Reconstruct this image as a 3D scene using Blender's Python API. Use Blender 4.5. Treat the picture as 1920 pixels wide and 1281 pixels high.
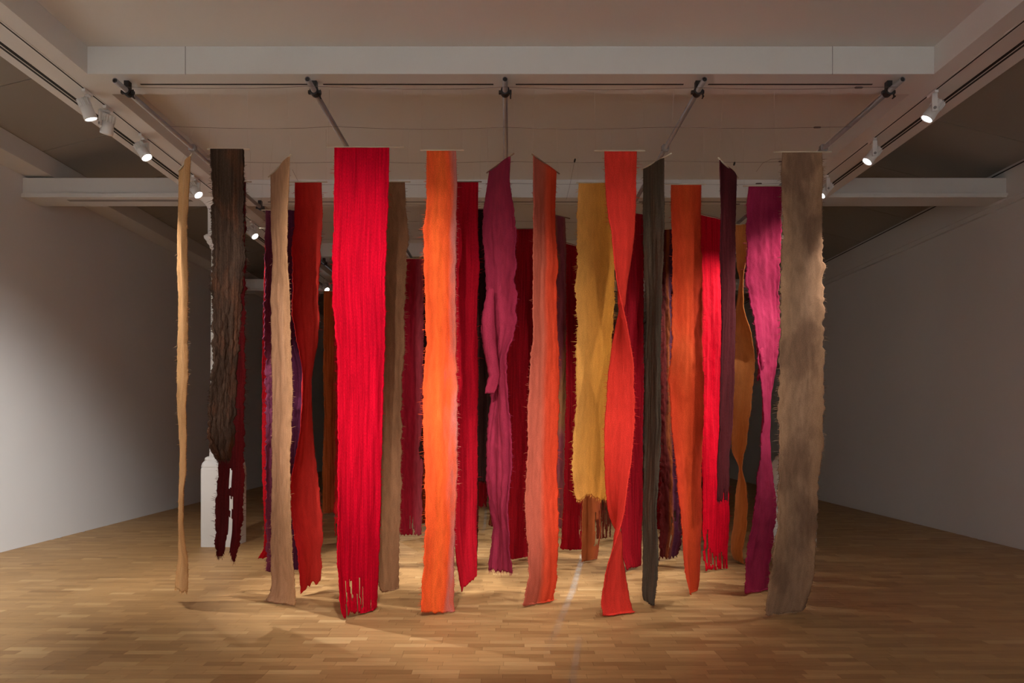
import bpy, bmesh, math, random
import numpy as np
from mathutils import Vector, Matrix, noise
random.seed(7)
S = bpy.context.scene
for o in list(bpy.data.objects): bpy.data.objects.remove(o)
COL = S.collection

# ------------------------------------------------------------------ camera, world, exposure
CX, CY, F, EYE = 953.0, 795.0, 1280.0, 1.5          # vanishing point and focal length in pixels, eye height in metres
cam_d = bpy.data.cameras.new('camera'); cam = bpy.data.objects.new('camera', cam_d); COL.objects.link(cam)
cam_d.sensor_width = 36.0; cam_d.lens = 24.0
cam_d.shift_x = (960 - CX) / 1920; cam_d.shift_y = (CY - 640.5) / 1920
cam_d.clip_start = 0.05; cam_d.clip_end = 100
cam.location = (0, 0, EYE); cam.rotation_euler = (math.pi / 2, 0, 0)
S.camera = cam
w = bpy.data.worlds.new('world'); S.world = w; w.use_nodes = True
w.node_tree.nodes['Background'].inputs[0].default_value = (0.5, 0.5, 0.5, 1)
w.node_tree.nodes['Background'].inputs[1].default_value = 0.0
S.view_settings.view_transform = 'Standard'; S.view_settings.look = 'None'
S.view_settings.gamma = 1.0; S.view_settings.use_curve_mapping = False
S.view_settings.exposure = 0.0

def px(x, y, d):                                     # photo pixel at depth d -> world point
    return Vector(((x - CX) / F * d, d, EYE + (CY - y) / F * d))

# ------------------------------------------------------------------ helpers
def obj(name, me, mat=None, parent=None):
    o = bpy.data.objects.new(name, me); COL.objects.link(o)
    if mat is not None and me is not None:
        if len(me.materials) == 0: me.materials.append(mat)
    if parent is not None: o.parent = parent
    return o
def tag(o, label=None, cat=None, group=None, kind=None):
    if label: o['label'] = label
    if cat: o['category'] = cat
    if group: o['group'] = group
    if kind: o['kind'] = kind
    return o
def empty(name, loc, rot=(0, 0, 0)):
    o = bpy.data.objects.new(name, None); COL.objects.link(o)
    o.location = loc; o.rotation_euler = rot; o.empty_display_size = 0.1
    return o
def to_mesh(bm, name='m', smooth=False):
    bmesh.ops.recalc_face_normals(bm, faces=bm.faces)
    me = bpy.data.meshes.new(name); bm.to_mesh(me); bm.free()
    if smooth:
        me.shade_smooth()
    return me
def add_box(bm, lo, hi):
    v = [bm.verts.new((x, y, z)) for z in (lo[2], hi[2]) for y in (lo[1], hi[1]) for x in (lo[0], hi[0])]
    for f in ((0, 1, 3, 2), (4, 6, 7, 5), (0, 4, 5, 1), (2, 3, 7, 6), (0, 2, 6, 4), (1, 5, 7, 3)):
        bm.faces.new([v[i] for i in f])
def box_me(lo, hi, bev=0.0, name='box'):
    bm = bmesh.new(); add_box(bm, lo, hi)
    if bev: bmesh.ops.bevel(bm, geom=bm.edges[:], offset=bev, segments=2, affect='EDGES', profile=0.5)
    return to_mesh(bm, name)
def add_tube(bm, pts, r, n=8, cap=True):
    rings = []
    for i, p in enumerate(pts):
        p = Vector(p)
        a = Vector(pts[max(i - 1, 0)]); b = Vector(pts[min(i + 1, len(pts) - 1)])
        d = (b - a).normalized()
        s = d.orthogonal().normalized() if abs(d.z) > 0.9 else d.cross(Vector((0, 0, 1))).normalized()
        t = d.cross(s).normalized()
        rr = r[i] if isinstance(r, (list, tuple)) else r
        rings.append([bm.verts.new(p + s * math.cos(2 * math.pi * k / n) * rr + t * math.sin(2 * math.pi * k / n) * rr) for k in range(n)])
    for a, b in zip(rings, rings[1:]):
        for k in range(n):
            bm.faces.new((a[k], a[(k + 1) % n], b[(k + 1) % n], b[k]))
    if cap:
        bm.faces.new(rings[0]); bm.faces.new(rings[-1])
def tube_me(pts, r, n=8, name='tube'):
    bm = bmesh.new(); add_tube(bm, pts, r, n); return to_mesh(bm, name, True)
def lathe_me(prof, n=24, name='lathe', axis='z', smooth=True, square=False, close=True):
    bm = bmesh.new(); rings = []
    for r, h in prof:
        ring = []
        for k in range(n):
            a = 2 * math.pi * (k + 0.5) / n
            c, s = math.cos(a), math.sin(a)
            p = (r * c, r * s, h)
            if axis == 'y': p = (r * c, h, r * s)
            ring.append(bm.verts.new(p))
        rings.append(ring)
    for a, b in zip(rings, rings[1:]):
        for k in range(n): bm.faces.new((a[k], a[(k + 1) % n], b[(k + 1) % n], b[k]))
    if close:
        if prof[0][0] > 1e-6: bm.faces.new(rings[0])
        if prof[-1][0] > 1e-6: bm.faces.new(rings[-1])
    return to_mesh(bm, name, smooth)
def square_stack_me(prof, name='stack', chamfer=0.0):
    """square (chamfered) section swept through (half width, height) pairs"""
    bm = bmesh.new(); rings = []
    for hw, h in prof:
        c = chamfer * hw
        pts = [(-hw + c, -hw), (hw - c, -hw), (hw, -hw + c), (hw, hw - c), (hw - c, hw), (-hw + c, hw), (-hw, hw - c), (-hw, -hw + c)] if c else [(-hw, -hw), (hw, -hw), (hw, hw), (-hw, hw)]
        rings.append([bm.verts.new((x, y, h)) for x, y in pts])
    n = len(rings[0])
    for a, b in zip(rings, rings[1:]):
        for k in range(n): bm.faces.new((a[k], a[(k + 1) % n], b[(k + 1) % n], b[k]))
    bm.faces.new(rings[0]); bm.faces.new(rings[-1])
    return to_mesh(bm, name)

# ------------------------------------------------------------------ materials
def new_mat(name):
    m = bpy.data.materials.new(name); m.use_nodes = True
    nt = m.node_tree; return m, nt, nt.nodes['Principled BSDF']
def N(nt, typ, **kw):
    n = nt.nodes.new(typ)
    for k, v in kw.items(): setattr(n, k, v)
    return n
def plain(name, col, rough=0.6, metal=0.0, noise_amt=0.06, scale=6.0, bump=0.0, spec=0.5):
    m, nt, b = new_mat(name)
    tc = N(nt, 'ShaderNodeTexCoord'); nz = N(nt, 'ShaderNodeTexNoise'); nz.inputs['Scale'].default_value = scale; nz.inputs['Detail'].default_value = 4
    nt.links.new(tc.outputs['Object'], nz.inputs['Vector'])
    mp = N(nt, 'ShaderNodeMapRange'); mp.inputs['To Min'].default_value = 1 - noise_amt; mp.inputs['To Max'].default_value = 1 + noise_amt
    nt.links.new(nz.outputs['Fac'], mp.inputs['Value'])
    mx = N(nt, 'ShaderNodeMix', data_type='RGBA', blend_type='MULTIPLY'); mx.inputs['Factor'].default_value = 1
    mx.inputs['A'].default_value = (*col, 1); nt.links.new(mp.outputs['Result'], mx.inputs['B'])
    nt.links.new(mx.outputs['Result'], b.inputs['Base Color'])
    b.inputs['Roughness'].default_value = rough; b.inputs['Metallic'].default_value = metal; b.inputs['Specular IOR Level'].default_value = spec
    if bump:
        n2 = N(nt, 'ShaderNodeTexNoise'); n2.inputs['Scale'].default_value = 90; n2.inputs['Detail'].default_value = 3
        nt.links.new(tc.outputs['Object'], n2.inputs['Vector'])
        bp = N(nt, 'ShaderNodeBump'); bp.inputs['Strength'].default_value = bump; bp.inputs['Distance'].default_value = 0.004
        nt.links.new(n2.outputs['Fac'], bp.inputs['Height']); nt.links.new(bp.outputs['Normal'], b.inputs['Normal'])
    return m
M_WALL = plain('wall_paint', (0.72, 0.70, 0.68), 0.75, noise_amt=0.03, scale=1.2, bump=0.06, spec=0.3)
M_BEAM = plain('beam_paint', (0.70, 0.68, 0.65), 0.6, noise_amt=0.03, scale=1.5, spec=0.35)
M_COLUMN = plain('column_paint', (0.78, 0.78, 0.76), 0.45, noise_amt=0.03, scale=3)
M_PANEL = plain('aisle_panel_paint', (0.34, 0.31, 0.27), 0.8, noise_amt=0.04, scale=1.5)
M_SLOT = plain('slot_black', (0.015, 0.013, 0.012), 0.7)
M_JOINT = plain('joint_grey', (0.30, 0.28, 0.26), 0.8)
M_STEEL = plain('galvanised_steel', (0.36, 0.34, 0.35), 0.38, 0.75, noise_amt=0.12, scale=12)
M_BLACK = plain('black_metal', (0.018, 0.017, 0.017), 0.45)
M_GREY = plain('grey_coupler', (0.35, 0.34, 0.34), 0.45, 0.5)
M_WIRE = plain('wire_steel', (0.16, 0.12, 0.11), 0.45, 0.6)
M_STRING = plain('nylon_line', (0.55, 0.50, 0.46), 0.3)
M_BAMBOO = plain('pale_wood_dowel', (0.55, 0.47, 0.34), 0.5, noise_amt=0.15, scale=20)
M_DARKWOOD = plain('dark_wood_dowel', (0.22, 0.14, 0.09), 0.55, noise_amt=0.2, scale=20)
M_WHITE = plain('lamp_white', (0.75, 0.74, 0.72), 0.4)
M_SUB = plain('floor_joint', (0.10, 0.055, 0.03), 0.8)
def lens_mat(strength):
    m, nt, b = new_mat('lamp_lens'); b.inputs['Base Color'].default_value = (0.9, 0.9, 0.9, 1)
    b.inputs['Emission Color'].default_value = (0.93, 0.97, 1.0, 1); b.inputs['Emission Strength'].default_value = strength
    return m
M_LENS = lens_mat(14.0)

def wood_mat(name, per_object):
    m, nt, b = new_mat(name)
    geo = N(nt, 'ShaderNodeNewGeometry')
    if per_object:
        src = N(nt, 'ShaderNodeObjectInfo').outputs['Random']
    else:
        src = N(nt, 'ShaderNodeAttribute', attribute_name='tone').outputs['Fac']
    ramp = N(nt, 'ShaderNodeValToRGB'); cr = ramp.color_ramp
    cr.elements[0].position = 0.0; cr.elements[0].color = (0.31, 0.165, 0.062, 1)
    cr.elements[1].position = 1.0; cr.elements[1].color = (0.56, 0.36, 0.165, 1)
    for p, c in ((0.25, (0.38, 0.215, 0.085)), (0.6, (0.425, 0.245, 0.098)), (0.86, (0.47, 0.28, 0.118))):
        e = cr.elements.new(p); e.color = (*c, 1)
    nt.links.new(src, ramp.inputs['Fac'])
    # grain: stretched along x, moved by the tone so that neighbours differ
    off = N(nt, 'ShaderNodeMath', operation='MULTIPLY'); off.inputs[1].default_value = 37.0; nt.links.new(src, off.inputs[0])
    mp = N(nt, 'ShaderNodeMapping'); mp.inputs['Scale'].default_value = (3.0, 45.0, 1.0); nt.links.new(geo.outputs['Position'], mp.inputs['Vector'])
    nz = N(nt, 'ShaderNodeTexNoise', noise_dimensions='4D'); nz.inputs['Scale'].default_value = 1.6; nz.inputs['Detail'].default_value = 5
    nt.links.new(mp.outputs['Vector'], nz.inputs['Vector']); nt.links.new(off.outputs[0], nz.inputs['W'])
    mr = N(nt, 'ShaderNodeMapRange'); mr.inputs['From Min'].default_value = 0.3; mr.inputs['From Max'].default_value = 0.7; mr.inputs['To Min'].default_value = 0.86; mr.inputs['To Max'].default_value = 1.1
    nt.links.new(nz.outputs['Fac'], mr.inputs['Value'])
    mx = N(nt, 'ShaderNodeMix', data_type='RGBA', blend_type='MULTIPLY'); mx.inputs['Factor'].default_value = 1
    nt.links.new(ramp.outputs['Color'], mx.inputs['A']); nt.links.new(mr.outputs['Result'], mx.inputs['B'])
    nt.links.new(mx.outputs['Result'], b.inputs['Base Color'])
    # satin lacquer, a little uneven
    n2 = N(nt, 'ShaderNodeTexNoise'); n2.inputs['Scale'].default_value = 1.3; nt.links.new(geo.outputs['Position'], n2.inputs['Vector'])
    r2 = N(nt, 'ShaderNodeMapRange'); r2.inputs['To Min'].default_value = 0.42; r2.inputs['To Max'].default_value = 0.58
    nt.links.new(n2.outputs['Fac'], r2.inputs['Value']); nt.links.new(r2.outputs['Result'], b.inputs['Roughness'])
    b.inputs['Specular IOR Level'].default_value = 0.35
    return m
M_WOOD_ONE = wood_mat('oak_block', True); M_WOOD_ALL = wood_mat('oak_parquet', False)

# ------------------------------------------------------------------ the room
XL, XR, Y0, Y1 = -5.92, 6.12, -3.6, 24.0
H = EYE + 2.753                                      # underside of the beams
HC = EYE + 2.97                                      # ceiling of the middle bays
BL = (-3.80, -3.31); BR = (3.35, 3.88)               # the two long beams
CB = [-0.55, 2.43, 5.37, 8.30, 11.22, 14.12]         # fronts of the cross beams
CW = 0.33
ROOFTOP = EYE + 3.9
def struct(name, me, mat, label=None):
    o = obj(name, me, mat); o['kind'] = 'structure'
    if label: o['label'] = label
    return o
floor = struct('floor', box_me((XL - .2, Y0 - .2, -0.12), (XR + .2, Y1 + .2, -0.004)), M_SUB, 'oak strip parquet floor with satin lacquer')
struct('wall_left', box_me((XL - .25, Y0 - .2, -.1), (XL, Y1 + .2, ROOFTOP)), M_WALL, 'long white wall left of the hanging banners')
struct('wall_right', box_me((XR, Y0 - .2, -.1), (XR + .25, Y1 + .2, ROOFTOP)), M_WALL, 'long white wall right of the hanging banners')
struct('wall_back', box_me((XL, Y1, -.1), (XR, Y1 + .25, ROOFTOP)), M_WALL, 'far white end wall')
struct('wall_front', box_me((XL, Y0 - .25, -.1), (XR, Y0, ROOFTOP)), M_WALL, 'white end wall behind the viewpoint')
ceil = struct('ceiling', box_me((BL[1], Y0, HC), (BR[0], Y1, HC + .1)), M_BEAM, 'white plaster ceiling of the middle bays')
# sloping panels over the aisles
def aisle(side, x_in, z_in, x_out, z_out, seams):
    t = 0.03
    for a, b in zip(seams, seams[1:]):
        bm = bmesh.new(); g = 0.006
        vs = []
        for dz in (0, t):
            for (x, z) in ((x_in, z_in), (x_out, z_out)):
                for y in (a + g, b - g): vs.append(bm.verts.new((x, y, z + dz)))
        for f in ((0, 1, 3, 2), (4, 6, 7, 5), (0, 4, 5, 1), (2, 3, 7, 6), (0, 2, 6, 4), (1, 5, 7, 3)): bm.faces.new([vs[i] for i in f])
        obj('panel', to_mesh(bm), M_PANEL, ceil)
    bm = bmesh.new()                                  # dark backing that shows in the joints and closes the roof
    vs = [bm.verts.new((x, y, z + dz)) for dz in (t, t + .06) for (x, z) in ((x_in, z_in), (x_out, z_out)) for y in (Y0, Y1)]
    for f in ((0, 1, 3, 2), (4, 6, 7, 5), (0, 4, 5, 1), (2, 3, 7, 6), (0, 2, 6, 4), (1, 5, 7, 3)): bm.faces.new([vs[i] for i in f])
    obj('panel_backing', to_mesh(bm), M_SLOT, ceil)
ZI = EYE + 3.71
seamsL = [Y0] + [6.85 + 1.33 * k for k in range(-7, 13) if Y0 < 6.85 + 1.33 * k < Y1] + [Y1]
seamsR = [Y0] + [7.78 + 1.35 * k for k in range(-8, 12) if Y0 < 7.78 + 1.35 * k < Y1] + [Y1]
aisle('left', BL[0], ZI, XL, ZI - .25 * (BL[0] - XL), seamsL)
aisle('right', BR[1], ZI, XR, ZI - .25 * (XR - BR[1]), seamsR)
# long beams with lighting track and air slot
def long_beam(n, x0, x1, sgn, label):
    o = struct('trim_%d' % n, box_me((x0, Y0, H), (x1, Y1, ZI + .05)), M_BEAM, label)
    inner = x1 if sgn < 0 else x0
    tr = inner + sgn * 0.168
    bm = bmesh.new(); add_box(bm, (tr - .018, Y0 + .3, H - .004), (tr + .018, Y1 - .3, H + .01)); obj('track_rim', to_mesh(bm), M_WHITE, o)
    bm = bmesh.new(); add_box(bm, (tr - .006, Y0 + .3, H - .0055), (tr + .006, Y1 - .3, H)); obj('track_slot', to_mesh(bm), M_SLOT, o)
    sl = inner + sgn * 0.375
    for a, b in ((Y0 + .4, CB[1] - .1), (CB[1] + .45, 8.02), (9.0, 13.9), (14.8, 20)):
        bm = bmesh.new(); add_box(bm, (sl - .03, a, H - .003), (sl + .03, b, H + .01)); q = obj('air_slot', to_mesh(bm), M_SLOT, o)
        bm = bmesh.new(); add_box(bm, (sl - .004, a, H - .006), (sl + .004, b, H)); obj('slot_bar', to_mesh(bm), M_BEAM, q)
    return tr
TRL = long_beam(1, *BL, -1, 'white ceiling beam with spotlight track on the left aisle')
TRR = long_beam(2, *BR, 1, 'white ceiling beam with spotlight track on the right aisle')
k = 3
names = ['behind the viewpoint', 'overhead before the first row of banners', 'carrying the front ends of the pipes', 'between the two front columns', 'over the middle of the banners', 'at the far end of the banners']
for i, y in enumerate(CB):
    o = struct('trim_%d' % k, box_me((BL[1], y, H), (BR[0], y + CW, HC + .05), 0), M_BEAM, 'white cross beam ' + names[i]); k += 1
    if i >= 2:                                        # dark slots in the underside, and joints in the face
        for a, b in ((-2.98, -1.62), (-1.50, -.12), (.06, 1.42), (1.62, 2.95)):
            bm = bmesh.new(); add_box(bm, (a, y + .155, H - .003), (b, y + .17, H + .01)); obj('track_slot', to_mesh(bm), M_SLOT, o)
    for x in ((-2.54, 2.55) if i == 2 else ()):
        bm = bmesh.new(); add_box(bm, (x - .003, y - .0015, H), (x + .003, y + .01, HC)); obj('joint', to_mesh(bm), M_JOINT, o)
    if i in (3, 5):                                   # tie beams through the aisles, with a shallow lip below
        for x0, x1, side in ((XL, BL[0], 'left'), (BR[1], XR, 'right')):
            t = struct('trim_%d' % k, box_me((x0, y + .02, H + .055), (x1, y + CW - .02, EYE + 3.0), .004), M_BEAM, 'white tie beam across the %s aisle %s' % (side, 'at the front columns' if i == 3 else 'far behind')); k += 1
            obj('lip', box_me((x0, y - .01, H), (x1, y + CW + .01, H + .055), .006), M_BEAM, t)
            if side == 'left' and i == 3: obj('lip_slot', box_me((x0 + .5, y + .08, H - .004), (x1 - .1, y + .14, H + .002)), M_JOINT, t)
# beams along the walls
o = struct('trim_%d' % k, box_me((XL, Y0, EYE + 3.03), (XL + .345, Y1, EYE + 3.262), .004), M_BEAM, 'white beam running along the left wall under the sloping panels'); k += 1
obj('shadow_gap', box_me((XL, Y0, EYE + 3.262), (XL + .34, Y1, EYE + 3.28)), M_SLOT, o)
o = struct('trim_%d' % k, box_me((XR - .05, Y0, EYE + 2.67), (XR, Y1, EYE + 3.085), .004), M_BEAM, 'low white frieze running along the right wall'); k += 1
obj('bead', box_me((XR - .065, Y0, EYE + 2.73), (XR - .05, Y1, EYE + 2.77)), M_BEAM, o)
obj('shadow_gap', box_me((XR - .047, Y0, EYE + 3.085), (XR, Y1, EYE + 3.10)), M_SLOT, o)

# columns
def column(x, y, label):
    c = empty('column', (x, y, 0))
    tag(c, label, 'column', 'cast iron columns')
    obj('plinth', square_stack_me([(.205, 0), (.205, .945), (.198, .965)], chamfer=.10), M_COLUMN, c)
    obj('base_moulding', square_stack_me([(.20, .965), (.205, .975), (.205, .985), (.195, 1.02), (.178, 1.045), (.172, 1.05), (.176, 1.06), (.17, 1.085), (.15, 1.10)], chamfer=.16), M_COLUMN, c)
    obj('shaft', square_stack_me([(.15, 1.10), (.142, 1.3), (.128, 3.68)], chamfer=.5), M_COLUMN, c)
    obj('capital', square_stack_me([(.130, 3.66), (.140, 3.68), (.14, 3.70), (.165, 3.73), (.168, 3.75), (.19, 3.78), (.195, 3.80), (.195, 3.815), (.15, 3.82)], chamfer=.35), M_COLUMN, c)
    obj('neck', square_stack_me([(.145, 3.81), (.145, H - .12), (.155, H - .08), (.19, H - .04), (.235, H)], chamfer=.12), M_COLUMN, c)
    return c
column(-3.545, 8.51, 'white square-plinthed iron column behind the shaggy dark brown banner')
column(3.555, 8.51, 'white square-plinthed iron column behind the greyish brown banner')
column(-3.545, 14.3, 'white iron column in the far left row')
column(3.605, 14.3, 'white iron column in the far right row')

# ------------------------------------------------------------------ parquet
PWID, rows_y = 0.0708, []
blocks = []
yy = 1.4; r_i = 0
while yy < 23.9:
    base = random.uniform(0, .3)
    x = XL - base
    while x < XR:
        L = random.choice((.21, .235, .26, .29, .325, .38)) if yy < 14 else .6
        a, b = max(x, XL), min(x + L, XR)
        if b - a > .03: blocks.append((a, b, yy, yy + PWID, random.betavariate(2.2, 2.2) if random.random() > .1 else random.random()))
        x += L
    yy += PWID; r_i += 1
def in_view(b):
    return b[3] > 3.97 and b[0] < 0.752 * b[2] - .1 and b[1] > -0.742 * b[2] + .1
seen = sorted([b for b in blocks if in_view(b)], key=lambda b: b[2])[:300]
seen_set = set(seen)
gap = 0.0008
cache = {}
for b in seen:
    L = round(b[1] - b[0], 3)
    if L not in cache:
        cache[L] = box_me((-L / 2 + gap, -PWID / 2 + gap, -.008), (L / 2 - gap, PWID / 2 - gap, 0), 0, 'plank'); cache[L].materials.append(M_WOOD_ONE)
    p = obj('plank', cache[L], None, floor); p.location = ((b[0] + b[1]) / 2, (b[2] + b[3]) / 2, 0)
rest = [b for b in blocks if b not in seen_set]
V, FC, T = [], [], []
for (a, b, c, d, t) in rest:
    i = len(V); g = gap
    V += [(a + g, c + g, 0), (b - g, c + g, 0), (b - g, d - g, 0), (a + g, d - g, 0), (a + g, c + g, -.006), (b - g, c + g, -.006), (b - g, d - g, -.006), (a + g, d - g, -.006)]
    FC += [(i, i + 1, i + 2, i + 3), (i, i + 4, i + 5, i + 1), (i + 1, i + 5, i + 6, i + 2), (i + 2, i + 6, i + 7, i + 3), (i + 3, i + 7, i + 4, i)]
    T += [t] * 5
me = bpy.data.meshes.new('parquet'); me.from_pydata(V, [], FC); me.materials.append(M_WOOD_ALL)
at = me.attributes.new('tone', 'FLOAT', 'FACE'); at.data.foreach_set('value', T)
po = obj('parquet_blocks', me, None, floor); po['kind'] = 'stuff'
# thin whitish streaks laid over the floor, fading along their length
def pale_streak(pts, wd, alpha):
    m, nt, b = new_mat('whitish_streak'); b.inputs['Base Color'].default_value = (.62, .56, .48, 1); b.inputs['Roughness'].default_value = .5
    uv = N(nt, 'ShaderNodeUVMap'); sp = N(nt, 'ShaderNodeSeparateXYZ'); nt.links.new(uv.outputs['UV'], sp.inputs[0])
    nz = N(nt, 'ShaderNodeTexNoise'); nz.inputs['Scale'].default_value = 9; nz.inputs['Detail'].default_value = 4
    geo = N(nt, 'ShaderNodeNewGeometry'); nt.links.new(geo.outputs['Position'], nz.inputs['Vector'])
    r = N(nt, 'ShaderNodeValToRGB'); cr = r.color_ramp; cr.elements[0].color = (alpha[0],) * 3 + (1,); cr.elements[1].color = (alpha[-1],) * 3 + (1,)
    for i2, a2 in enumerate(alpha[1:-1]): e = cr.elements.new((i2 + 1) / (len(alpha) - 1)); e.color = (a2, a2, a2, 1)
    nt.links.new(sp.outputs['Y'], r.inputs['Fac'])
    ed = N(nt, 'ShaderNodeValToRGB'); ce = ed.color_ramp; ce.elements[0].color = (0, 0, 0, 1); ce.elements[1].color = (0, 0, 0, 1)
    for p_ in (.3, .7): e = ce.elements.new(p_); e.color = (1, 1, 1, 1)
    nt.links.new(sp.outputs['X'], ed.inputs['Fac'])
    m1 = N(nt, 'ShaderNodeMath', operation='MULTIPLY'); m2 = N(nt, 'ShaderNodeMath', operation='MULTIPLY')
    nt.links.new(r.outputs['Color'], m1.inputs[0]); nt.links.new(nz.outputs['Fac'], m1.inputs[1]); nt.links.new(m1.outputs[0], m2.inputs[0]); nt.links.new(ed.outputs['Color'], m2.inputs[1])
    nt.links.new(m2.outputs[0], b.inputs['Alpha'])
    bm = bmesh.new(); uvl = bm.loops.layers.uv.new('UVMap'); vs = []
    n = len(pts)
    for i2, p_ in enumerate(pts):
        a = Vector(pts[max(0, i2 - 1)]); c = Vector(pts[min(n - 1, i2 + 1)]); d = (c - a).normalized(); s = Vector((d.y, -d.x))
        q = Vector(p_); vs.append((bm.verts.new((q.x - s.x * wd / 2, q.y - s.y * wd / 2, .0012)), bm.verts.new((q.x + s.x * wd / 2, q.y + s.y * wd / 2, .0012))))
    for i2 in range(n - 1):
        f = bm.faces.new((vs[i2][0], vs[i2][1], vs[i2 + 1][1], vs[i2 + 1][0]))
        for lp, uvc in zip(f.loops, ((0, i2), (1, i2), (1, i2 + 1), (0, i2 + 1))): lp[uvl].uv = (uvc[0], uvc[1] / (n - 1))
    o = obj('floor_streak', to_mesh(bm), m, floor); return o
def fl(x, y):
    d = F * EYE / (y - CY); return ((x - CX) / F * d, d)
pale_streak([fl(910, 955), fl(912, 975), fl(1092, 1040)][2:] + [fl(1091, 1050), fl(1086, 1065), fl(1080, 1085), fl(1073, 1110), fl(1062, 1135), fl(1052, 1160), fl(1042, 1185), fl(1030, 1215), fl(1020, 1245)], .075, (1.0, 1.0, .9, .6, .3, .12, 0))
pale_streak([fl(1088, 1190), fl(1084, 1210), fl(1080, 1235), fl(1076, 1260), fl(1070, 1300)], .06, (0, .3, .4, .3, .3))
pale_streak([fl(907, 945), fl(911, 960), fl(909, 985), fl(905, 1000)], .06, (.1, .7, .6, .1))

# ------------------------------------------------------------------ pipes, clamps and wires
PZ = EYE + 2.672; PR = 0.0215
PX = [-3.06, -1.556, -.025, 1.522, 3.057]
def clamp_me():
    bm = bmesh.new()
    n = 14
    for y0_, y1_, r0, r1 in ((-.03, .03, PR + .001, PR + .014),):
        ring = []
        for yv, rv in ((y0_, r0), (y0_, r1), (y1_, r1), (y1_, r0)):
            ring.append([bm.verts.new((rv * math.cos(2 * math.pi * q / n), yv, rv * math.sin(2 * math.pi * q / n))) for q in range(n)])
        for a in range(4):
            A, B = ring[a], ring[(a + 1) % 4]
            for q in range(n): bm.faces.new((A[q], A[(q + 1) % n], B[(q + 1) % n], B[q]))
    add_box(bm, (-.02, -.022, PR + .008), (.02, .022, H - PZ - .001))         # saddle to the beam
    add_box(bm, (PR + .004, -.012, -.018), (PR + .03, .012, .006))
    add_box(bm, (-PR - .03, -.012, -.018), (-PR - .004, .012, .006))
    add_tube(bm, [(PR + .022, 0, .015), (PR + .022, 0, -.045)], .006, 6)
    add_tube(bm, [(PR + .022, -.02, -.045), (PR + .022, .02, -.045)], .006, 6)
    return to_mesh(bm)
CLAMP = clamp_me()
pipe_names = ['nearest the left aisle', 'between the left and the middle pipe', 'in the middle, above the purplish red banner', 'between the middle and the right pipe', 'nearest the right aisle']
for i, x in enumerate(PX):
    ys, ye = 5.29 if i else 5.31, 14.5
    p = empty('scaffold_pipe', (x, ys, PZ)); tag(p, 'long grey steel scaffold pipe under the ceiling ' + pipe_names[i], 'pipe', 'ceiling pipes')
    L = ye - ys
    obj('tube', lathe_me([(PR - .004, .12), (PR - .004, 0), (PR, 0), (PR, L), (PR - .004, L), (PR - .004, L - .1)], 16, axis='y', close=False), M_STEEL, p)
    obj('bore_shade', lathe_me([(PR - .0042, .003), (PR - .0042, .03)], 16, axis='y'), M_SLOT, p)  # black plug stands in for the shade inside the hollow end
    for y in CB[2:]:
        c = obj('clamp', CLAMP, M_BLACK, p); c.location = (0, y + .12 - ys, 0)
    for y in (6.62,) if i in (0, 3, 4) else ():
        bm = bmesh.new(); add_box(bm, (-.035, -.03, -.03), (.035, .03, .035)); bmesh.ops.bevel(bm, geom=bm.edges[:], offset=.01, segments=2, affect='EDGES')
        c = obj('coupler', to_mesh(bm), M_GREY, p); c.location = (0, y - ys, 0)
WY = [5.36, 6.08, 6.87, 7.50, 8.2, 8.9, 9.75, 11.4]
WNAME = ['widest red', 'golden ochre', 'purple', 'blood red', 'cherry red', 'rose and crimson', 'far orange-brown', 'far burnt orange']
WZ = PZ - PR - .004
for i, y in enumerate(WY):
    pts = []
    for a, b in zip(PX, PX[1:]):
        for t in np.linspace(0, 1, 7)[:-1]:
            pts.append((a + (b - a) * t, y + .012 * math.sin(3 * t + i + a), WZ - .018 * math.sin(math.pi * t)))
    pts.append((PX[-1], y, WZ))
    wobj = empty('suspension_wire', (0, y, WZ)); tag(wobj, 'thin steel wire across the ceiling pipes that carries the %s banner' % WNAME[i], 'wire', 'suspension wires')
    loc = Vector((0, y, WZ))
    obj('cable', tube_me([Vector(q) - loc for q in pts], .0016, 5), M_WIRE, wobj)
    obj('turnbuckle', tube_me([(PX[-1] - .34, 0, -.006), (PX[-1] - .33, 0, -.006), (PX[-1] - .28, 0, -.005), (PX[-1] - .27, 0, -.005)], [.002, .008, .008, .002], 8), M_WIRE, wobj)
    if i == 2:                                        # loose ends of cable
        for tail in ([(1078, 299), (1074, 318), (1070, 340), (1062, 374)], [(1466, 297), (1445, 299), (1430, 306), (1418, 322)], [(548, 318), (553, 328), (559, 340)]):
            obj('cable_tail', tube_me([px(a, b, y) - loc for a, b in tail], .0014, 5), M_WIRE, wobj)
        for a, b in ((1078, 301), (1377, 307)):
            q = px(a, b, y) - loc; obj('cable_clip', tube_me([q + Vector((.004, 0, .02)), q + Vector((.002, 0, .012)), q + Vector((-.004, 0, -.012)), q + Vector((-.006, 0, -.02))], [.003, .009, .009, .003], 8), M_BLACK, wobj)
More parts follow.
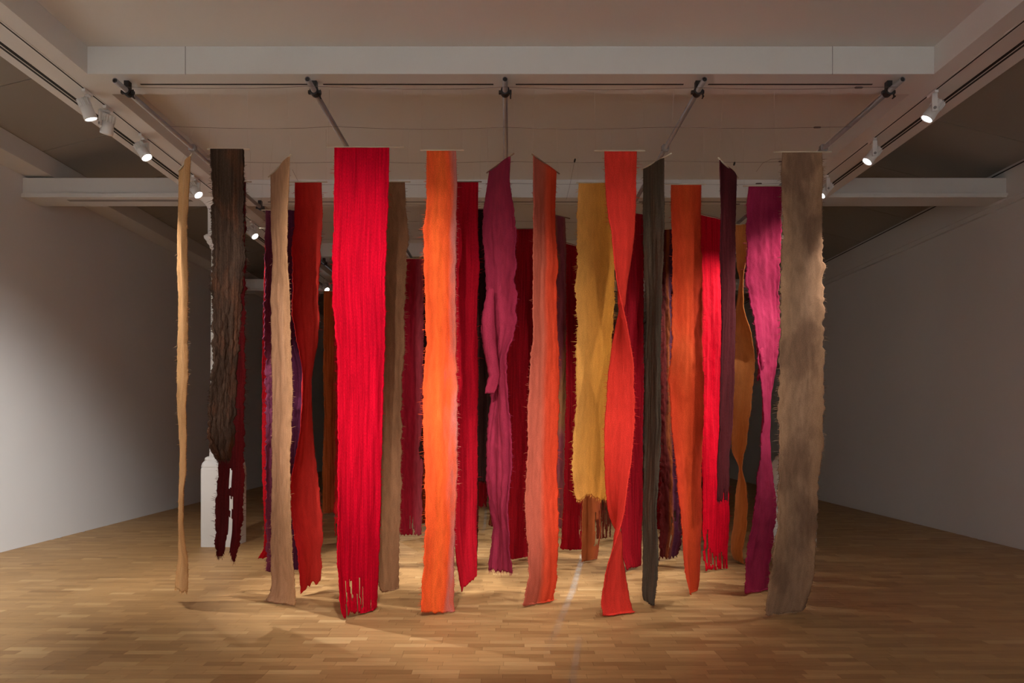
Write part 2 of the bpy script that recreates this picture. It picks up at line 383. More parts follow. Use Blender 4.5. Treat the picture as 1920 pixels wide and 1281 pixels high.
# ------------------------------------------------------------------ spotlights on the tracks
def mesh_head():
    return lathe_me([(.0, .085), (.030, .085), (.032, .08), (.032, .03), (.042, .025), (.044, -.02), (.046, -.035), (.048, -.05), (.048, -.07), (.043, -.07), (.041, -.060), (.0, -.060)], 24)
HEAD = mesh_head()
def mesh_fins():
    bm = bmesh.new()
    for q in range(12):
        a = 2 * math.pi * q / 12; m_ = Matrix.Rotation(a, 4, 'Z')
        b0 = len(bm.verts); add_box(bm, (.028, -.0024, .028), (.047, .0024, .083)); bm.verts.ensure_lookup_table()
        bmesh.ops.transform(bm, matrix=m_, verts=bm.verts[b0:])
    return to_mesh(bm)
FINS = mesh_fins()
LENS = lathe_me([(.0, -.061), (.040, -.061), (.040, -.064), (.0, -.066)], 20)
def spotlight(track_x, y, target, label, power, cone=38, blend=.6, col=(1.0, .80, .58), drop=.13):
    s = empty('track_spotlight', (track_x, y, H)); tag(s, label, 'spotlight', 'track spotlights')
    tgt = Vector(target); hp = Vector((track_x, y, H - drop - .03))
    d = (tgt - hp).normalized(); horiz = math.atan2(d.y, d.x)
    rz = Matrix.Rotation(horiz, 4, 'Z')
    ad = obj('track_adapter', box_me((-.016, -.055, -.03), (.016, .055, -.0055), .004), M_WHITE, s)
    obj('pivot', lathe_me([(.012, -.03), (.012, -.045)], 12), M_WHITE, s)
    bm = bmesh.new(); add_box(bm, (-.02, -.014, -.056), (.02, .014, -.04)); add_box(bm, (-.02, .052, -drop - .055), (.02, .068, -.04)); add_box(bm, (-.02, .0, -.056), (.02, .068, -.042))
    br = obj('bracket', to_mesh(bm), M_WHITE, s); br.matrix_local = rz
    kn = obj('knob', lathe_me([(.012, .066), (.012, .074), (.0, .076)], 12, axis='y'), M_GREY, br); kn.location = (0, 0, -drop - .03)
    q = (-d).to_track_quat('Z', 'Y')
    hd = obj('lamp_head', HEAD, M_WHITE, s); hd.location = (0, 0, -drop - .03); hd.rotation_mode = 'QUATERNION'; hd.rotation_quaternion = q; hd.scale = (1.08, 1.08, 1.08)
    obj('heat_sink', FINS, M_WHITE, hd); obj('lens', LENS, M_LENS, hd)
    ld = bpy.data.lights.new('spot_beam', 'SPOT'); ld.energy = power; ld.color = col; ld.spot_size = math.radians(cone); ld.spot_blend = blend; ld.shadow_soft_size = .03
    lo = bpy.data.objects.new('spot_beam', ld); COL.objects.link(lo); lo.parent = hd; lo.location = (0, 0, -.11)
    return s
WARM = (1.0, .94, .87); COOL = (.95, .99, 1.0); GAIN = 1.7
C0, C1 = CB[0] + CW / 2, CB[1] + CW / 2
LAMPS = [
 # track x, depth, aim, label, power, cone, blend, colour
 (TRL, 5.64, (-2.3, 6.6, .3), 'white spotlight on the left track beside its first pipe end', 190, 55),
 (TRL, 5.93, (-5.1, 7.3, .2), 'white spotlight with side-on lens, second of the close pair on the left track', 90, 80),
 (TRL, 6.5, (-1.5, 6.2, 1.2), 'dazzling white spotlight on the left track past the close pair', 340, 50),
 (TRL, 7.58, (-1.0, 7.0, 1.0), 'white spotlight on the left track beside the thin beige banner', 270, 50),
 (TRL, 9.27, (-.6, 8.2, .9), 'white spotlight on the left track just behind the front column', 200, 50),
 (TRL, 13.0, (-1.0, 10.5, .9), 'white spotlight far down the left track above an orange banner', 180, 50),
 (TRR, 5.66, (1.2, 6.4, .7), 'dazzling white spotlight on the right track beside the last pipe end', 200, 50),
 (TRR, 6.6, (1.0, 6.9, 1.0), 'white spotlight midway on the visible right track', 220, 50),
 (TRR, 7.58, (.8, 7.4, .8), 'white spotlight on the right track beside the greyish brown banner', 200, 50),
 (TRR, 10.9, (.8, 9.0, .8), 'white spotlight on the right track behind the twisted orange banner', 200, 50),
]
for l in LAMPS: spotlight(l[0], l[1], l[2], l[3], l[4] * GAIN, l[5], .8, WARM)
# unseen lamps of the same kind, some of them added as fill: on the cross beam behind the viewpoint and on the tracks
for l in [
 (-2.3, C0, (-1.3, 5.4, 2.2), 'white spotlight on the cross beam aimed at the widest red banner', 1250, 28, .8, WARM),
 (-.7, C0, (-.5, 5.5, 1.85), 'white spotlight on the cross beam aimed at the bright orange banner', 520, 31, .8, WARM),
 (.9, C0, (.5, 5.6, 1.6), 'white spotlight on the cross beam aimed at the coral banner', 380, 31, .8, WARM),
 (2.2, C0, (1.2, 5.7, 1.85), 'white spotlight on the cross beam aimed at the twisted scarlet banner', 600, 31, .8, WARM),
 (TRR, 4.45, (2.3, 6.06, 2.0), 'white spotlight on the right track aimed at the magenta banner', 250, 26, .8, WARM),
 (-.5, C1, (-.7, 5.55, 0), 'white spotlight on the cross beam aimed at the floor below the widest red banner', 380, 45, .9, WARM),
 (.8, C1, (.4, 5.6, 0), 'white spotlight on the cross beam aimed at the floor below the coral banner', 250, 42, .9, WARM),
 (-.5, C0, (XL, 5.4, .75), 'white spotlight on the cross beam washing the left wall', 3900, 44, 1.0, COOL),
 (TRL, .9, (-1.9, 4.2, 0), 'added fill spotlight on the left track aimed at the bare floor in front of the banners', 200, 80, 1.0, WARM),  # added lamp, lifts the foreground floor
 (TRL, .6, (-3.6, 8.3, 1.9), 'white spotlight on the left track aimed at the front left column', 300, 24, .8, COOL),
 (TRR, 1.4, (XR, 4.2, .8), 'added fill spotlight on the right track washing the right wall', 90, 80, 1.0, WARM),  # added unseen fill for the right wall
 (TRL, -1.6, (-1.5, Y0, 1.4), 'added bounce spotlight on the left track aimed at the end wall', 3900, 80, .8, COOL),  # added lamp, its bounce off the end wall brightens the room
 (TRR, -1.6, (1.5, Y0, 1.4), 'added bounce spotlight on the right track aimed at the end wall', 2000, 80, .8, COOL),  # added bounce lamp too, the weaker of the pair
]: spotlight(*l)

# ------------------------------------------------------------------ wool banners
def cloth_mat(name, stops, W, L, dark=.72, patch=None, patch_amt=.5, patch_scale=(3, .8), fibre=40, bump=.5, streak=.5, wob=.10, felt=False):
    """stops: colours across the width; vertical fibre streaks, optional patches of a second wool"""
    m, nt, b = new_mat(name)
    uv = N(nt, 'ShaderNodeUVMap'); seed = random.uniform(0, 50)
    def nz(su, sv, det, off, dist=0.0):
        mp = N(nt, 'ShaderNodeMapping'); mp.inputs['Scale'].default_value = (su * W, sv * L, 1); mp.inputs['Location'].default_value = (seed + off, seed * .7 + off, 0)
        nt.links.new(uv.outputs['UV'], mp.inputs['Vector'])
        n = N(nt, 'ShaderNodeTexNoise'); n.inputs['Scale'].default_value = 1; n.inputs['Detail'].default_value = det; n.inputs['Distortion'].default_value = dist; nt.links.new(mp.outputs['Vector'], n.inputs['Vector'])
        return n.outputs['Fac']
    sep = N(nt, 'ShaderNodeSeparateXYZ'); nt.links.new(uv.outputs['UV'], sep.inputs[0])
    n0 = nz(10, 1.6, 4, 3)
    ma = N(nt, 'ShaderNodeMath', operation='MULTIPLY_ADD'); ma.inputs[1].default_value = wob * 2; ma.inputs[2].default_value = -wob
    nt.links.new(n0, ma.inputs[0])
    ad = N(nt, 'ShaderNodeMath', operation='ADD'); nt.links.new(sep.outputs['X'], ad.inputs[0]); nt.links.new(ma.outputs[0], ad.inputs[1])
    rp = N(nt, 'ShaderNodeValToRGB'); cr = rp.color_ramp
    cr.elements[0].position = stops[0][0]; cr.elements[0].color = (*stops[0][1], 1)
    cr.elements[1].position = stops[-1][0]; cr.elements[1].color = (*stops[-1][1], 1)
    for p, c in stops[1:-1]: e = cr.elements.new(p); e.color = (*c, 1)
    nt.links.new(ad.outputs[0], rp.inputs['Fac']); colour = rp.outputs['Color']
    if patch:
        pf = nz(patch_scale[0], patch_scale[1], 5, 11)
        mr = N(nt, 'ShaderNodeMapRange'); mr.inputs['From Min'].default_value = .50; mr.inputs['From Max'].default_value = .62; mr.inputs['To Max'].default_value = patch_amt
        nt.links.new(pf, mr.inputs['Value'])
        mx = N(nt, 'ShaderNodeMix', data_type='RGBA'); nt.links.new(mr.outputs['Result'], mx.inputs['Factor']); nt.links.new(colour, mx.inputs['A']); mx.inputs['B'].default_value = (*patch, 1)
        colour = mx.outputs['Result']
    fs = nz(30, 7, 7, 21, .3) if felt else nz(fibre * 1.6, 2.0, 7, 21, .5)
    ff = nz(130, 190, 4, 31) if felt else nz(220, 60, 3, 31)
    mr = N(nt, 'ShaderNodeMapRange'); mr.inputs['From Min'].default_value = .28; mr.inputs['From Max'].default_value = .68; mr.inputs['To Min'].default_value = 1 - streak * (.6 if felt else 1); mr.inputs['To Max'].default_value = 1.12
    nt.links.new(fs, mr.inputs['Value'])
    m2 = N(nt, 'ShaderNodeMapRange'); m2.inputs['From Min'].default_value = .3; m2.inputs['From Max'].default_value = .7; m2.inputs['To Min'].default_value = dark; m2.inputs['To Max'].default_value = 1.12
    nt.links.new(ff, m2.inputs['Value'])
    mu = N(nt, 'ShaderNodeMath', operation='MULTIPLY'); nt.links.new(mr.outputs['Result'], mu.inputs[0]); nt.links.new(m2.outputs['Result'], mu.inputs[1])
    mx = N(nt, 'ShaderNodeMix', data_type='RGBA', blend_type='MULTIPLY'); mx.inputs['Factor'].default_value = 1; nt.links.new(colour, mx.inputs['A']); nt.links.new(mu.outputs[0], mx.inputs['B'])
    nt.links.new(mx.outputs['Result'], b.inputs['Base Color'])
    b.inputs['Roughness'].default_value = .95; b.inputs['Specular IOR Level'].default_value = .08
    hs = N(nt, 'ShaderNodeMath', operation='MULTIPLY_ADD'); hs.inputs[1].default_value = 1.1 if felt else .45; nt.links.new(ff, hs.inputs[0]); nt.links.new(fs, hs.inputs[2])
    bp = N(nt, 'ShaderNodeBump'); bp.inputs['Strength'].default_value = bump * (.55 if felt else 1); bp.inputs['Distance'].default_value = .005 if felt else .012
    nt.links.new(hs.outputs[0], bp.inputs['Height']); nt.links.new(bp.outputs['Normal'], b.inputs['Normal'])
    return m

def prof(pts, y):
    ys = [p[1] for p in pts]; xs = [p[0] for p in pts]
    return np.interp(y, ys, xs)
ZT = 2.15                                             # dowels hang this far above the eye
bi = 0
def banner(label, A, B, W=None, depth=None, sgn=1, stops=None, pleat=.012, ragged=.008, hem=.02, holes=None, fuzz=1.0, fuzz_col=None,
           lump=0.0, patch=None, patch_amt=.5, patch_scale=(3, .8), streak=.4, dowel=(.03, .03), dowel_mat=None, bow=.0, hem_pts=None, fibre=40, bump=.5, thick=.007, wob=.1, dark=.72, felt=False, waist=.03, flap=None):
    global bi
    bi += 1; sd = bi * 17.31
    zl_top = F * ZT / (CY - A[0][1]); zr_top = F * ZT / (CY - B[0][1])
    if depth is None: depth = (zl_top + zr_top) / 2
    zdow = EYE + (CY - (A[0][1] + B[0][1]) / 2) / F * depth
    rows = 250
    v = np.linspace(0, 1, rows + 1)
    yA = A[0][1] + (A[-1][1] - A[0][1]) * v; yB = B[0][1] + (B[-1][1] - B[0][1]) * v
    xA, xB = prof(A, yA), prof(B, yB)
    ker = np.ones(5) / 5
    sm = lambda a: np.convolve(np.pad(a, 2, mode='edge'), ker, mode='valid')
    xA, xB = sm(xA), sm(xB)
    app = (xB - xA) / F * depth
    if W is None: W = float(np.max(np.abs(app))) * 1.01
    cs = np.clip(app / W, -1, 1); sn = np.sqrt(np.clip(1 - cs * cs, 0, 1))
    sn = np.convolve(np.pad(sn, 6, mode='edge'), np.ones(13) / 13, mode='valid') * sgn
    if abs(A[0][1] - B[0][1]) <= 6: sn = sn * np.clip(v * 7, 0, 1)
    zl = depth - .5 * W * sn; zr = depth + .5 * W * sn
    if abs(A[0][1] - B[0][1]) > 6:                    # oblique dowel: both ends at the same height
        f = np.clip(1 - v * 3, 0, 1); zl = zl * (1 - f) + zl_top * f; zr = zr * (1 - f) + zr_top * f
    PL = np.stack([(xA - CX) / F * zl, zl, EYE + (CY - yA) / F * zl], 1)
    PRr = np.stack([(xB - CX) / F * zr, zr, EYE + (CY - yB) / F * zr], 1)
    PL[0, 2] = PRr[0, 2] = zdow
    L = float(np.mean(PL[0, 2] - PL[-1, 2])); L = max(L, .5)
    nc = max(16, int(W / .011)); us = np.linspace(0, 1, nc + 1)
    drop_col = [hem * (noise.noise(Vector((u * W * 30, sd, 0))) + .7 * noise.noise(Vector((u * W * 90, sd, 4)))) for u in us]
    if hem_pts: drop_col = [d_ + float(np.interp(u, [p[0] for p in hem_pts], [p[1] for p in hem_pts])) for d_, u in zip(drop_col, us)]
    cxm, cym = float(np.mean(PL[:, 0] + PRr[:, 0]) / 2), depth
    zmin = max(0.0, min(PL[-1, 2], PRr[-1, 2]))
    org = Vector((cxm, cym, zmin))
    verts = []
    ragged = ragged * 1.5
    for i in range(rows + 1):
        a, b_ = Vector(PL[i]), Vector(PRr[i]); d = b_ - a; hl = math.hypot(d.x, d.y) or 1e-6
        nrm = Vector((-d.y, d.x, 0)) / hl
        if hl < .02: nrm = Vector((0, 1, 0))
        vv = v[i] * L
        grow = min(1.0, v[i] * 6)
        eL = ragged * grow * (noise.noise(Vector((vv * 9, sd, 1))) + .8 * noise.noise(Vector((vv * 34, sd, 2))) + .5 * noise.noise(Vector((vv * 90, sd, 8))))
        eR = ragged * grow * (noise.noise(Vector((vv * 9, sd, 5))) + .8 * noise.noise(Vector((vv * 34, sd, 6))) + .5 * noise.noise(Vector((vv * 90, sd, 9))))
        for j, u in enumerate(us):
            e = eL * max(0, 1 - u * 5) + eR * max(0, 1 - (1 - u) * 5)
            p = a + d * u + d * (e / max(hl, .12))
            ww = u * W
            disp = .62 * pleat * grow * (noise.noise(Vector((ww * 13, vv * 1.0, sd))) + .6 * noise.noise(Vector((ww * 31, vv * 1.9, sd + 3)))) + .22 * pleat * grow * (noise.noise(Vector((ww * 18, vv * 9, sd + 7))) + .6 * noise.noise(Vector((ww * 40, vv * 26, sd + 8))))
            disp += waist * (1 - abs(cs[i])) ** 2 * math.sin(2 * math.pi * u)
            disp += .018 * grow * noise.noise(Vector((ww * 2.0, vv * 1.3, sd + 30)))
            if lump: disp += lump * grow * (noise.noise(Vector((ww * 45, vv * 16, sd + 9))) + .6 * noise.noise(Vector((ww * 90, vv * 40, sd + 12))))
            disp += bow * math.sin(math.pi * u)
            k_ = max(0.0, (v[i] - .75) / .25)
            p = p + nrm * disp
            p.z -= drop_col[j] * k_ * k_
            if p.z < .012:                              # what is too long lies on the boards, towards the front
                p.y -= (.012 - p.z) * .6; p.z = .012 + .004 * (noise.noise(Vector((ww * 40, vv * 30, sd))) + 1)
            verts.append(p - org)
    faces, fuv = [], []
    cut = set()
    for i in range(rows):
        for j in range(nc):
            if holes:
                for (v0, v1, u0, u1, thr) in holes:
                    if v0 < v[i] < v1 and u0 <= us[j] <= u1:
                        ramp_ = min(1, (v[i] - v0) / max(.02, (v1 - v0) * .5))
                        h_ = noise.noise(Vector((us[j] * W * 46, v[i] * L * 3.2, sd + 50))) + .5 * noise.noise(Vector((us[j] * W * 110, v[i] * L * 7, sd + 70)))
                        if h_ > thr + (1 - ramp_) * .6: cut.add((i, j))
    for i in range(rows):
        for j in range(nc):
            if (i, j) in cut: continue
            q = i * (nc + 1) + j
            faces.append((q, q + 1, q + nc + 2, q + nc + 1)); fuv += [(us[j], v[i]), (us[j + 1], v[i]), (us[j + 1], v[i + 1]), (us[j], v[i + 1])]
    me = bpy.data.meshes.new('cloth'); me.from_pydata([tuple(p) for p in verts], [], faces)
    ul = me.uv_layers.new(name='UVMap'); ul.data.foreach_set('uv', [c for t in fuv for c in t]); me.shade_smooth()
    mat = cloth_mat('wool_%d' % bi, stops, W, L, patch=patch, patch_amt=patch_amt, patch_scale=patch_scale, streak=streak, fibre=fibre, bump=bump, wob=wob, dark=dark, felt=felt)
    root = empty('wool_banner', org); tag(root, label, 'banner', 'hanging wool banners')
    c = obj('cloth', me, mat, root)
    sol = c.modifiers.new('thickness', 'SOLIDIFY'); sol.thickness = thick; sol.offset = 0
    if flap:
        fa, fb, dz = flap; V3, F3, U3 = [], [], []
        n1, n2 = 60, 8
        for i in range(n1 + 1):
            t = i / n1; y_ = fa[0][1] + (fa[-1][1] - fa[0][1]) * t
            xa, xb = float(prof(fa, y_)), float(prof(fb, y_))
            for j in range(n2 + 1):
                u = j / n2; dd = depth - dz * (.35 + .65 * math.sin(math.pi * min(1, t * 1.0)) * math.sin(math.pi * (.15 + .7 * u))) + .006 * noise.noise(Vector((u * 4, t * 9, sd)))
                p = px(xa + (xb - xa) * u + 1.2 * noise.noise(Vector((t * 25, sd, u))), y_, dd)
                V3.append(tuple(p - org))
        for i in range(n1):
            for j in range(n2):
                q = i * (n2 + 1) + j; F3.append((q, q + 1, q + n2 + 2, q + n2 + 1))
                U3 += [(.2 + .4 * j / n2, .5 + .2 * i / n1)] * 4
        m3 = bpy.data.meshes.new('flap'); m3.from_pydata(V3, [], F3); u3 = m3.uv_layers.new(name='UVMap')
        U3 = []
        for i in range(n1):
            for j in range(n2): U3 += [(.2 + .4 * a_ / n2, .5 + .2 * b2 / n1) for a_, b2 in ((j, i), (j + 1, i), (j + 1, i + 1), (j, i + 1))]
        u3.data.foreach_set('uv', [c_ for t in U3 for c_ in t]); m3.shade_smooth()
        fo = obj('flap', m3, mat, root); sl = fo.modifiers.new('thickness', 'SOLIDIFY'); sl.thickness = thick; sl.offset = 0
    # loose fibres along both edges and the hem
    nf = int(L * 150 * fuzz); V2, F2, UV2 = [], [], []
    def fibre_at(p, dirv, ln, uvc):
        wd = .0015; bend = Vector((random.uniform(-1, 1), random.uniform(-1, 1), random.uniform(-1.3, .5))) * ln * .45
        m_ = p + dirv * ln * .55 + bend * .3; e_ = p + dirv * ln + bend
        s = Vector((0, 0, 1)) if abs(dirv.z) < .7 else Vector((1, 0, 0))
        i0 = len(V2); V2.extend([tuple(p + s * wd), tuple(p - s * wd), tuple(m_ - s * wd * .8), tuple(m_ + s * wd * .8), tuple(e_)])
        F2.extend([(i0, i0 + 1, i0 + 2, i0 + 3), (i0 + 3, i0 + 2, i0 + 4)]); UV2.extend([uvc] * 7)
    for q in range(nf):
        i = random.randrange(4, rows); side = random.random() < .5; j = 0 if side else nc
        if (i, min(j, nc - 1)) in cut: continue
        p = verts[i * (nc + 1) + j]; p2 = verts[i * (nc + 1) + (2 if side else nc - 2)]
        dv = (p - p2); dv = dv.normalized() if dv.length > 1e-4 else Vector((1, 0, 0))
        fibre_at(p, dv, min(.045, random.expovariate(1 / .010)) + .003, (us[j], v[i]))
    for q in range(int(60 * W / .3 * fuzz)):
        j = random.randrange(nc + 1)
        if (rows - 1, min(j, nc - 1)) in cut: continue
        fibre_at(verts[rows * (nc + 1) + j], Vector((random.uniform(-.3, .3), random.uniform(-.3, 0), -1 if zmin > .06 else -.05)), random.uniform(.005, .03), (us[j], 1))
    if V2:
        m2 = bpy.data.meshes.new('fringe'); m2.from_pydata(V2, [], F2); u2 = m2.uv_layers.new(name='UVMap'); u2.data.foreach_set('uv', [c_ for t in UV2 for c_ in t])
        fo = obj('fringe', m2, mat, root); fo['kind'] = 'stuff'
    # dowel and its two lines up to the wires
    tl, tr_ = Vector(PL[0]), Vector(PRr[0]); d = (tr_ - tl); dn = d.normalized()
    ea, eb = tl - dn * dowel[0], tr_ + dn * dowel[1]
    if dowel[0] > 0 or dowel[1] > 0:
        obj('dowel', tube_me([ea - org, eb - org], .0058, 8), dowel_mat or M_BAMBOO, root)
        for e_, q in ((ea, dn * .012), (eb, -dn * .012)):
            s0 = e_ + q; s1 = Vector((s0.x, s0.y, WZ - .022))
            ny = min(WY, key=lambda t: abs(t - s0.y)); s1.y = ny; s1.x += random.uniform(-.01, .01)
            obj('hanging_line', tube_me([s0 - org, s1 - org], .0007, 4), M_STRING, root)
    return root

RED = (.60, .0015, .018); SCAR = (.60, .03, .018); CRIM = (.42, .004, .012); DKRED = (.22, .004, .008)
# ---- first row, hung square to the view
banner('shaggy dark brown banner with matted bulging end, the darkest on the first row',
  [(395, 280), (397, 400), (398, 500), (399, 600), (400, 700), (394, 750), (392, 800), (395, 840), (408, 862)],
  [(457, 280), (456, 400), (458, 480), (450, 580), (446, 650), (441, 700), (440, 760), (437, 820), (428, 862)],
  depth=5.35, stops=[(0, (.062, .036, .024)), (.5, (.078, .045, .030)), (1, (.058, .034, .024))], lump=.011, pleat=.02, ragged=.012, patch=(.14, .055, .028), patch_amt=.6, patch_scale=(9, 3), thick=.02, fuzz=2.0, streak=.6, dowel=(.025, .045), bump=.9)
banner('widest banner, vivid crimson red with slits torn through its lower end',
  [(627, 276), (626, 400), (622, 480), (623, 560), (628, 600), (632, 680), (633, 760), (634, 860), (633, 950), (631, 1060), (636, 1120), (640, 1150)],
  [(730, 276), (728, 380), (725, 450), (722, 520), (722, 650), (719, 720), (717, 800), (715, 900), (713, 1000), (710, 1060), (706, 1150)],
  W=.44, depth=5.34, stops=[(0, RED), (1, (.62, .0015, .021))], pleat=.016, ragged=.005, holes=[(.88, 1.0, .08, .5, .22), (.90, 1.0, .5, .9, .35), (.955, 1, 0, .55, .28)], hem_pts=[(0, -.02), (.12, .05), (.25, .0), (.5, -.01), (.55, .02), (1, .02)], fuzz=.3, streak=.38, dowel=(.06, .11), fibre=34)
banner('bright orange banner with a pinkish mauve band down one edge',
  [(800, 282), (799, 380), (793, 440), (797, 560), (800, 640), (795, 700), (792, 760), (795, 840), (797, 900), (797, 1000), (792, 1100), (790, 1148)],
  [(855, 282), (857, 340), (855, 420), (853, 520), (854, 600), (857, 700), (858, 760), (857, 900), (853, 980), (851, 1060), (851, 1150)],
  depth=5.36, felt=True, stops=[(0, (.80, .085, .022)), (.45, (.84, .12, .024)), (.72, (.78, .085, .022)), (.88, (.52, .12, .085)), (1, (.46, .14, .12))], pleat=.010, patch=(.72, .09, .022), patch_amt=.5, patch_scale=(9, 1.6), fuzz=1.4, streak=.25, dowel=(.05, .06), wob=.42)
banner('scarlet banner twisted twice into a narrow waist, flaring onto the floor',
  [(1133, 283), (1135, 340), (1140, 400), (1147, 440), (1152, 500), (1158, 540), (1166, 575), (1172, 600), (1180, 640), (1187, 680), (1188, 730), (1189, 790), (1182, 870), (1175, 920), (1168, 970), (1160, 1000), (1150, 1030), (1140, 1060), (1132, 1100), (1128, 1135), (1131, 1157)],
  [(1194, 283), (1192, 380), (1189, 440), (1182, 500), (1174, 540), (1163, 575), (1158, 600), (1150, 640), (1141, 700), (1137, 760), (1134, 800), (1133, 850), (1135, 920), (1140, 960), (1148, 985), (1157, 1000), (1165, 1030), (1176, 1090), (1183, 1130), (1190, 1158)],
  W=.275, depth=5.34, sgn=1, felt=True, stops=[(0, (.60, .032, .022)), (1, (.62, .036, .022))], pleat=.006, ragged=.006, streak=.2, fuzz=1.0, dowel=(.08, .065))
banner('wide greyish brown banner of coarse mottled wool beside the right aisle',
  [(1467, 285), (1465, 330), (1467, 380), (1468, 440), (1466, 500), (1464, 560), (1464, 640), (1463, 700), (1460, 760), (1461, 850), (1459, 950), (1455, 1010), (1449, 1060), (1441, 1110), (1433, 1152)],
  [(1541, 285), (1543, 340), (1541, 400), (1543, 480), (1548, 500), (1543, 530), (1546, 580), (1543, 640), (1545, 700), (1542, 780), (1540, 850), (1534, 900), (1534, 960), (1530, 1020), (1524, 1080), (1512, 1130), (1498, 1156)],
  W=.345, depth=5.36, felt=True, stops=[(0, (.31, .175, .10)), (.3, (.25, .148, .09)), (.6, (.28, .165, .102)), (1, (.33, .185, .105))], pleat=.014, ragged=.011, patch=(.16, .088, .055), patch_amt=.75, patch_scale=(4, 2.2), fuzz=2.6, streak=.3, lump=.003, dowel=(.07, .075), hem_pts=[(0, 0), (.6, 0), (.8, .05), (1, 0)])
# ---- hung slantwise between the first and the second wire
banner('thin pale beige banner hanging almost edge-on beside the left aisle',
  [(336, 319), (333, 500), (332, 650), (334, 720), (336, 800), (337, 900), (336, 1000), (331, 1050), (326, 1085), (324, 1104)],
  [(357, 292), (352, 450), (352, 600), (355, 700), (350, 760), (350, 820), (347, 890), (342, 930), (342, 1000), (348, 1040), (350, 1070), (349, 1111)],
  W=.24, depth=5.62, sgn=-1, felt=True, stops=[(0, (.52, .28, .12)), (.5, (.57, .32, .145)), (1, (.44, .22, .09))], pleat=.014, ragged=.011, fuzz=1.8, streak=.25, dowel=(.03, .05))
banner('pinkish tan banner hung slantwise, its foot crumpled on the floor',
  [(508, 327), (509, 400), (512, 480), (508, 560), (511, 620), (511, 700), (510, 800), (509, 900), (509, 1000), (510, 1090), (505, 1118), (494, 1132)],
  [(543, 292), (541, 400), (541, 480), (545, 560), (546, 640), (548, 700), (549, 760), (546, 860), (546, 950), (548, 1050), (553, 1090), (552, 1136)],
  W=.30, depth=5.66, sgn=-1, felt=True, stops=[(0, (.36, .185, .105)), (.6, (.42, .215, .115)), (1, (.47, .245, .125))], pleat=.018, ragged=.010, fuzz=1.2, streak=.35, dowel=(.07, .03))
banner('purplish red banner folded over on itself at mid height, hem above the floor',
  [(918, 320), (912, 360), (906, 400), (903, 440), (906, 480), (909, 520), (912, 550), (904, 590), (902, 620), (905, 640), (910, 665), (916, 690), (918, 720), (922, 750), (915, 800), (912, 850), (913, 900), (918, 950), (924, 990), (923, 1020), (918, 1050), (918, 1068)],
  [(957, 292), (955, 340), (963, 400), (967, 450), (967, 500), (964, 525), (968, 560), (967, 610), (960, 640), (950, 670), (952, 720), (957, 800), (959, 850), (957, 900), (949, 950), (953, 1010), (959, 1055), (962, 1074)],
  W=.33, depth=5.62, sgn=-1, felt=True, flap=([(917, 540), (908, 570), (903, 600), (905, 640), (911, 675), (917, 705), (910, 728), (909, 738)], [(926, 540), (927, 570), (929, 600), (931, 640), (935, 675), (937, 705), (932, 728), (927, 738)], .16), stops=[(0, (.235, .018, .044)), (.6, (.26, .021, .047)), (1, (.20, .014, .036))], pleat=.03, ragged=.009, fuzz=.8, streak=.25, dowel=(.05, .06), dowel_mat=M_DARKWOOD)
banner('coral banner, rosy on one half and orange-red on the other, hung slantwise',
  [(1000, 292), (1000, 380), (1000, 460), (1001, 520), (1000, 600), (998, 640), (992, 680), (990, 760), (989, 850), (985, 920), (985, 980), (990, 1030), (991, 1080), (987, 1112), (982, 1136)],
  [(1043, 323), (1040, 400), (1041, 440), (1046, 505), (1041, 525), (1043, 560), (1042, 580), (1046, 640), (1048, 720), (1046, 800), (1044, 870), (1047, 930), (1048, 1000), (1044, 1060), (1042, 1100), (1036, 1142)],
  W=.32, depth=5.66, sgn=1, felt=True, stops=[(0, (.42, .092, .058)), (.42, (.45, .095, .056)), (.58, (.58, .06, .024)), (1, (.62, .05, .017))], pleat=.013, ragged=.009, fuzz=1.0, streak=.2, dowel=(.02, .06), dowel_mat=M_DARKWOOD, wob=.06)
banner('narrow peat-brown banner, the darkest one reaching the floor, hung slantwise',
  [(1206, 316), (1208, 400), (1208, 500), (1211, 600), (1209, 700), (1208, 800), (1208, 900), (1205, 1000), (1204, 1060), (1203, 1115), (1207, 1128)],
  [(1245, 295), (1245, 400), (1244, 480), (1241, 560), (1240, 620), (1239, 700), (1238, 800), (1234, 900), (1231, 960), (1233, 1040), (1230, 1100), (1225, 1136)],
  W=.26, depth=5.62, sgn=-1, stops=[(0, (.075, .056, .038)), (.5, (.088, .066, .045)), (1, (.068, .052, .037))], pleat=.02, ragged=.006, patch=(.10, .045, .025), patch_amt=.4, patch_scale=(12, 1), fuzz=.8, streak=.55, dowel=(.02, .09), lump=.003)
banner('dark maroon banner ending at thigh height, hung slantwise',
  [(1349, 294), (1350, 400), (1351, 500), (1352, 600), (1352, 700), (1350, 800), (1347, 850), (1345, 900), (1344, 938)],
  [(1381, 326), (1379, 400), (1377, 500), (1376, 600), (1374, 700), (1372, 800), (1368, 850), (1369, 900), (1366, 936)],
  W=.30, depth=5.62, sgn=1, stops=[(0, (.085, .012, .016)), (.4, (.11, .016, .02)), (1, (.10, .018, .022))], pleat=.022, ragged=.005, fuzz=.8, streak=.4, dowel=(.03, .05), holes=[(.96, 1, 0, 1, .3)])
